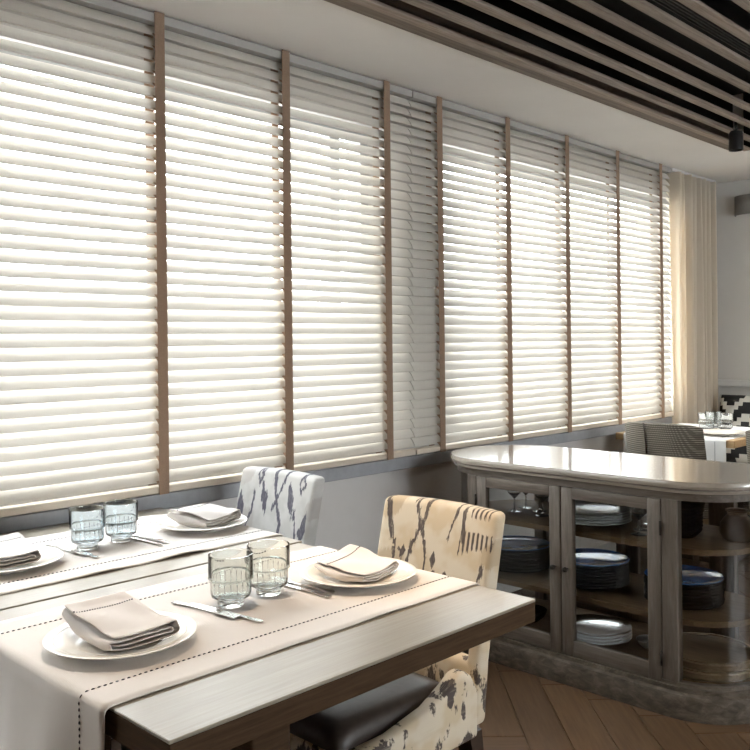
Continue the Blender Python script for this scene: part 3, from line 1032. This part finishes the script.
# posts: two on each long side, one at the tip of each rounded end
YF, YN = (2.216, 2.262), (1.348, 1.404)
for xs in ((FX, FX + .04), (2 * CX - FX - .04, 2 * CX - FX)):
    box('post', *xs, *YF, .112, .742, 'cabinet_wood', cab, .002)
    box('post', *xs, *YN, .112, .742, 'cabinet_wood', cab, .002)
for yy in ((CY1 - .03 - .035, CY1 - .03), (CY0 + .03, CY0 + .065)):
    box('post', CX - .03, CX + .03, *yy, .112, .742, 'cabinet_wood', cab, .002)
# doors front and back
def door(y0, y1, front, knob_y, hinge_y):
    x0 = FX - .004 if front else 2 * CX - FX - .022
    d = empty('door', (x0, y0, .100)); d.parent = cab
    W_, H_, sw = y1 - y0, .640, .050
    T_ = .026
    d_vs = [box_vf(0, T_, .001, sw, 0, H_), box_vf(0, T_, W_ - sw, W_ - .001, 0, H_)]
    for vv in d_vs: 
        o = mesh('stile', *vv, 'cabinet_wood', d); soft(o, .003, 2)
    for z0, z1 in ((0, .060), (H_ - .042, H_)):
        o = mesh('rail', *box_vf(.0005, T_ - .0005, sw, W_ - sw, z0, z1), 'cabinet_rail_wood', d); soft(o, .002, 2)
    mesh('pane', [(T_ * .6, sw, .06), (T_ * .6, W_ - sw, .06), (T_ * .6, W_ - sw, H_ - .042), (T_ * .6, sw, H_ - .042)], [(0, 1, 2, 3)], 'cabinet_glass', d)
    if front:
        vs, fs = lathe_vf([(.001, 0), (.005, 0), (.0045, .008), (.0095, .013), (.0105, .018), (.008, .024), (.001, .026)], 16)
        vs = [(-z, knob_y - y0 + x, .330 + y) for x, y, z in vs]
        mesh('knob', vs, fs, 'dark_iron', d, True)
        for z in (.085, H_ - .10):
            vs, fs = tube_vf([(-.003, hinge_y - y0, z - .025), (-.003, hinge_y - y0, z + .025)], .0045, 8)
            mesh('hinge', vs, fs, 'dark_iron', d, True)
door(1.811, 2.214, True, 1.838, 2.215)
door(1.406, 1.809, True, 1.782, 1.405)
door(1.811, 2.214, False, 1.838, 2.215)
door(1.406, 1.809, False, 1.782, 1.405)
# curved glass at the rounded ends
def curved_pane(side_sel):
    out = capsule(.252, CY0 + .043, CY1 - .043, EB - .026, 28)
    for q in side_sel(out):
        n = len(q)
        vs = [(x, y, .112) for x, y in q] + [(x, y, .742) for x, y in q]
        mesh('curved_pane', vs, [(i, i + 1, n + i + 1, n + i) for i in range(n - 1)], 'cabinet_glass', cab, True)
def near_far(out):
    a = [p for p in out if p[1] < YN[0] + .005]; b = [p for p in out if p[1] > YF[1] - .005]
    res = []
    for grp in (a, b):
        l = sorted([p for p in grp if p[0] < CX - .02], key=lambda p: p[0]); r = sorted([p for p in grp if p[0] > CX + .02], key=lambda p: p[0])
        yy = YN[0] if grp is a else YF[1]
        l = [(CX - .252, yy)] + l; r = r + [(CX + .252, yy)]
        res += [l, r]
    return res
curved_pane(near_far)

# things inside the cabinet
def round_plate_mesh(name, r, h, mat, flare=.35):
    prof = [(.0005, 0), (r * .55, 0), (r * .62, .003), (r * .96, h * .8), (r, h), (r * .975, h + .002), (r * .92, h * .72 + .002), (r * .6, .006), (.0005, .006)]
    o = lathe(name, prof, mat, None, 40)
    return o
def stack(x, y, z, n, r, h, dz, mat, lab, lab_top, group, name='plate', rs=lambda k: 1.0, top_mat=None):
    proto = round_plate_mesh(name, r, h, mat)
    for k in range(n):
        o = proto if k == 0 else proto.copy()
        if k: COL.objects.link(o)
        o.location = (x + random.uniform(-.002, .002), y + random.uniform(-.002, .002), z + k * dz)
        o.rotation_euler = (0, 0, random.uniform(0, 6)); s = rs(k); o.scale = (s, s, 1)
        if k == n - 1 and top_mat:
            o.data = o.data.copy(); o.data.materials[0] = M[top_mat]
        tag(o, lab_top if k == n - 1 else lab, 'plate' if 'bowl' not in name else 'bowl', group)
e = .0006
stack(3.085, 2.175, .320 + e, 9, .142, .016, .0112, 'black_glaze', 'black plate below the top of the stack on the middle shelf behind the left door', 'plate with painted blue sheen crowning the black middle-shelf stack behind the left door', 'black plates behind the left cabinet door', top_mat='blue_sheen_paint')
stack(3.085, 1.815, .320 + e, 9, .145, .016, .0112, 'black_glaze', 'black plate below the top of the stack on the middle shelf behind the right door', 'plate with painted blue sheen crowning the black middle-shelf stack behind the right door', 'black plates behind the right cabinet door', top_mat='blue_sheen_paint')
stack(3.085, 1.432, .320 + e, 9, .140, .016, .0112, 'black_glaze', 'black plate below the top of the stack behind the curved cabinet glass', 'plate with painted blue sheen crowning the black stack behind the curved cabinet glass', 'black plates behind the curved cabinet glass', top_mat='blue_sheen_paint')
stack(3.10, 1.815, .568 + e, 5, .150, .013, .0105, 'pale_glaze', 'pale plate below the top of the stack on the upper cabinet shelf', 'topmost pale plate of the stack on the upper cabinet shelf', 'pale plates on the upper cabinet shelf')
stack(3.08, 1.425, .568 + e, 9, .075, .032, .0135, 'black_glaze', 'black bowl below the top of the stack on the upper cabinet shelf', 'topmost black bowl of the stack on the upper cabinet shelf', 'black bowls on the upper cabinet shelf', 'bowl', lambda k: .86 + .016 * k)
stack(3.06, 1.780, .116 + e, 4, .135, .016, .0115, 'silver_plate', 'silver tray below the top of the stack on the cabinet floor', 'topmost silver tray of the stack on the cabinet floor', 'silver trays on the cabinet floor')
def wood_tray(x, y, z, r, label):
    t = empty('wooden_tray', (x, y, z)); tag(t, label, 'tray', 'round wooden trays in the cabinet')
    lathe('board', [(.0005, 0), (r - .004, 0), (r, .004), (r, .022), (r - .004, .026), (.0005, .026)], 'tray_wood', t, 48)
    lathe('rim', [(r - .014, .0262), (r - .004, .0262), (r - .003, .031), (r - .012, .031)], 'tray_wood', t, 48, closed=True)
wood_tray(3.075, 1.345, .116 + e, .168, 'lower round wooden tray on the cabinet floor behind the curved glass')
wood_tray(3.078, 1.343, .1485, .165, 'upper round wooden tray on the cabinet floor behind the curved glass')
def pot():
    t = empty('clay_pot', (3.16, 1.262, .568 + e)); tag(t, 'brown stoneware pot with a narrow neck on the upper cabinet shelf', 'pot')
    lathe('body', [(.0005, 0), (.045, 0), (.052, .006), (.060, .030), (.058, .060), (.042, .082), (.034, .090), (.034, .100), (.040, .104), (.040, .108), (.032, .108), (.030, .092), (.050, .056), (.050, .02), (.0005, .01)], 'clay_pot', t, 36)
    vs, fs = tube_vf([(.010, -.030, .100), (.035, -.062, .085), (.040, -.072, .055), (.034, -.056, .030)], .006, 8); mesh('handle', vs, fs, 'clay_pot', t, True)
pot()
def stem_glass_mesh():
    prof = [(.0005, 0), (.030, 0), (.030, .002), (.006, .005), (.0035, .010), (.0035, .055), (.010, .062), (.028, .080), (.033, .105), (.030, .135), (.0285, .135), (.0315, .105), (.026, .082), (.0005, .066)]
    return lathe('stem_glass', prof, 'glass_clear', None, 20)
sg = stem_glass_mesh()
spots = [((3.06, 2.17), 'behind the left door'), ((3.13, 2.09), 'behind the left door'), ((3.06, 2.03), 'behind the left door'), ((3.16, 2.18), 'behind the left door'),
         ((3.08, 1.595), 'behind the right door'), ((3.16, 1.545), 'behind the right door'), ((3.00, 1.565), 'behind the right door'), ((3.20, 1.620), 'behind the right door')]
for k, ((x, y), wh) in enumerate(spots):
    o = sg if k == 0 else sg.copy()
    if k: COL.objects.link(o)
    o.location = (x, y, .568 + e)
    tag(o, 'clear stem glass on the upper cabinet shelf ' + wh, 'glass', 'stem glasses ' + wh)
# white ladle handle leaning inside the left door
vs, fs = tube_vf([(2.935, 1.905, .574), (2.930, 1.885, .62), (2.928, 1.873, .650), (2.930, 1.895, .662)], [.004, .006, .007, .004], 8)
tag(mesh('ladle', vs, fs, 'handle_white', None, True), 'white ladle handle behind the left cabinet door', 'ladle')
# small bowls on the cabinet floor
def small_bowl(x, y, z, r, mat, label):
    tag(lathe('small_bowl', [(.0005, 0), (r * .5, 0), (r * .85, r * .3), (r, r * .62), (r * .95, r * .62), (r * .8, r * .34), (.0005, r * .12)], mat, None, 28).__class__ and bpy.context.scene.collection.objects[-1], label, 'bowl')
    bpy.context.scene.collection.objects[-1].location = (x, y, z)
small_bowl(3.10, 1.575, .116 + e, .052, 'pale_glaze', 'small pale bowl beside the silver trays in the cabinet')
small_bowl(3.06, 2.10, .116 + e, .075, 'black_glaze', 'dark bowl on the cabinet floor behind the left door')

# ------------------------------------------------------------------ far dining corner
def far_table(loc, lx, ly, label):
    t = empty('far_table', loc); tag(t, label, 'table', 'oak tables in the far corner')
    box('top', 0, lx, 0, ly, .71, .75, 'oak_light', t, .004)
    box('pedestal', lx / 2 + .06, lx / 2 + .14, ly / 2 - .04, ly / 2 + .04, .03, .71, 'oak_light', t, .006)
    box('foot', lx / 2 - .10, lx / 2 + .30, ly / 2 - .20, ly / 2 + .20, 0, .03, 'dark_iron', t, .006)
far_table((4.64, 1.862, 0), .76, .70, 'oak table beside the curtain in the far corner')
far_table((4.64, 1.05, 0), .76, .70, 'oak table behind the cabinet at the right frame edge')
def far_runner(loc, ly, label):
    t = empty('table_runner', loc); tag(t, label, 'table runner', 'linen table runners')
    prof = [(-.008, -.25), (-.008, -.13), (-.008, -.006), (-.004, .001), (.004, .002)] + [(.755 * k / 8, .002) for k in range(1, 9)]
    vs = [(x, y, z) for x, z in prof for y in (0, ly * .33, ly * .66, ly)]
    fs = [(i * 4 + k, i * 4 + k + 1, (i + 1) * 4 + k + 1, (i + 1) * 4 + k) for i in range(len(prof) - 1) for k in range(3)]
    o = mesh('cloth', vs, fs, 'cushion_white', t); s = o.modifiers.new('thickness', 'SOLIDIFY'); s.thickness = .0018; s.offset = 0
    parts = [tube_vf([(-.0095, ly * .10, -.24), (-.0095, ly * .10, -.01)], .0012, 5), tube_vf([(.01, ly * .10, .0035), (.74, ly * .10, .0035)], .0012, 5)]
    mesh('stitching', *join_vf(parts), 'stitch_thread', t)
far_runner((4.64, 1.905, .75), .60, 'white runner hanging over the edge of the far corner table')
far_runner((4.64, 1.10, .75), .58, 'white runner on the table at the right frame edge')
ft = plate_proto('dinner_plate'); ft.location = (4.86, 2.03, .7535); tag(ft, 'cream dinner plate on the far corner table', 'plate', PL)
fg = tumbler('tumbler', 'glass_clear'); fg.location = (5.00, 2.17, .7535); tag(fg, 'clear tumbler on the far corner table, nearest the window', 'glass', 'ridged glass tumblers')
dup(fg, (5.06, 2.085, .7535), 0, 'clear tumbler on the far corner table, nearest the cushions')
dup(fg, (5.13, 2.185, .7535), 0, 'clear tumbler on the far corner table, rearmost of three')

def woven_chair(loc, rz, label):
    t = empty('woven_chair', loc, rz); tag(t, label, 'chair', 'grey woven chairs in the far corner')
    # curved wrap back: sitter faces +x
    n = 16; vs, fs = [], []
    rows = [(.36, .0), (.55, -.02), (.72, -.05), (.858, -.075)]
    for r, (z, dx) in enumerate(rows):
        for s in (0, 1):
            for k in range(n + 1):
                v = k / n * 2 - 1
                x = dx + .10 * abs(v) ** 2.6 + (.04 if s else 0)
                y = v * (.232 - (.02 if s else 0) - (z - .36) * .02)
                zz = z - (.02 * abs(v) ** 4 if r == 3 else 0)
                vs.append((x, y, zz))
    m = n + 1
    for r in range(len(rows) - 1):
        for k in range(n):
            a = r * 2 * m + k; b = (r + 1) * 2 * m + k
            fs.append((a, a + 1, b + 1, b)); fs.append((a + m, b + m, b + m + 1, a + m + 1))
        for k in (0, n):
            a = r * 2 * m + k; b = (r + 1) * 2 * m + k; fs.append((a, b, b + m, a + m))
    for r in (0, len(rows) - 1):
        for k in range(n):
            a = r * 2 * m + k; fs.append((a, a + 1, a + m + 1, a + m))
    o = mesh('backrest', vs, fs, 'tweed', t, True); soft(o, .008, 2)
    # seam piping down the back
    pv, pf = tube_vf([(rows[k][1] - .003, .055, rows[k][0]) for k in range(4)], .004, 6); mesh('piping', pv, pf, 'dark_leg', t, True)
    box('seat', .0, .42, -.20, .20, .36, .46, 'tweed', t, .02, 3)
    for x in (.04, .38):
        for y in (-.17, .17):
            pv, pf = tube_vf([(x, y, 0), (x, y, .36)], [.013, .018], 10); mesh('leg', pv, pf, 'dark_leg', t, True)
woven_chair((4.33, 2.130, 0), 0, 'grey woven chair with a curved back at the far corner table')
woven_chair((4.33, 1.475, 0), 0, 'grey woven chair cut by the right frame edge')
woven_chair((3.95, .62, 0), R(150), 'grey woven chair behind the rounded end of the cabinet')

# banquette bench with patterned cushions
bq = empty('banquette', (5.62, 1.6, 0)); tag(bq, 'pale upholstered bench along the far wall', 'bench')
box('seat', 0, .36, -1.8, .88, .26, .46, 'cushion_white', bq, .02, 3)
box('backrest', .37, .50, -1.8, .88, .0, .80, 'cushion_white', bq, .02, 3)
box('base', .03, .36, -1.78, .88, 0, .255, 'dark_leg', bq)
def cushion(loc, w_, h_, rz, tilt, label):
    nx = 16; vs, fs = [], []
    for s in (1, -1):
        for i in range(nx + 1):
            for j in range(nx + 1):
                u, v = i / nx * 2 - 1, j / nx * 2 - 1
                th = .06 * ((1 - u ** 4) * (1 - v ** 4)) ** .5
                pin = 1 - .05 * (abs(u * v)) ** .5 * 0
                vs.append((s * th, u * w_ / 2 * (1 - .06 * (1 - v * v) * 0 - .04 * (1 - abs(v)) * abs(u)), (v + 1) * h_ / 2))
    m = nx + 1
    for s in (0, 1):
        for i in range(nx):
            for j in range(nx):
                a = s * m * m + i * m + j; fs.append((a, a + 1, a + m + 1, a + m))
    me = bpy.data.meshes.new('cushion'); me.from_pydata(vs, [], fs)
    bm = bmesh.new(); bm.from_mesh(me); bmesh.ops.remove_doubles(bm, verts=bm.verts, dist=1e-5); bmesh.ops.recalc_face_normals(bm, faces=bm.faces); bm.to_mesh(me); bm.free()
    o = link('cushion', me, 'step_cloth', None, True)
    o.location = loc; o.rotation_euler = (0, tilt, rz)
    tag(o, label, 'cushion', 'black and white cushions on the bench'); return o
cushion((5.84, 2.275, .465), .40, .46, .04, R(14), 'black and white patterned cushion nearest the curtain')
cushion((5.82, 1.855, .465), .42, .46, -.03, R(16), 'black and white patterned cushion at the right frame edge')

# wall lamp on the far wall
wlp = empty('wall_lamp', (XB - .002, 2.335, 2.23)); tag(wlp, 'grey half-round wall lamp high on the far wall', 'lamp')
box('back_plate', -.012, 0, -.05, .05, -.05, .05, 'black_metal', wlp)
n = 20
o_, i_ = [], []
for k in range(n + 1):
    a = math.pi * k / n
    o_.append((-.012 - .10 * math.sin(a), .125 * math.cos(a))); i_.append((-.012 - .094 * math.sin(a), .119 * math.cos(a)))
vs = [(x, y, z) for z in (-.068, .068) for x, y in o_] + [(x, y, z) for z in (-.068, .068) for x, y in i_]
m_ = n + 1; fs = []
for k in range(n):
    fs += [(k, k + 1, m_ + k + 1, m_ + k), (2 * m_ + k, 3 * m_ + k, 3 * m_ + k + 1, 2 * m_ + k + 1), (k, 2 * m_ + k, 2 * m_ + k + 1, k + 1), (m_ + k, m_ + k + 1, 3 * m_ + k + 1, 3 * m_ + k)]
mesh('shade', vs, fs, 'lamp_fabric', wlp, True)

bpy.context.view_layer.update()
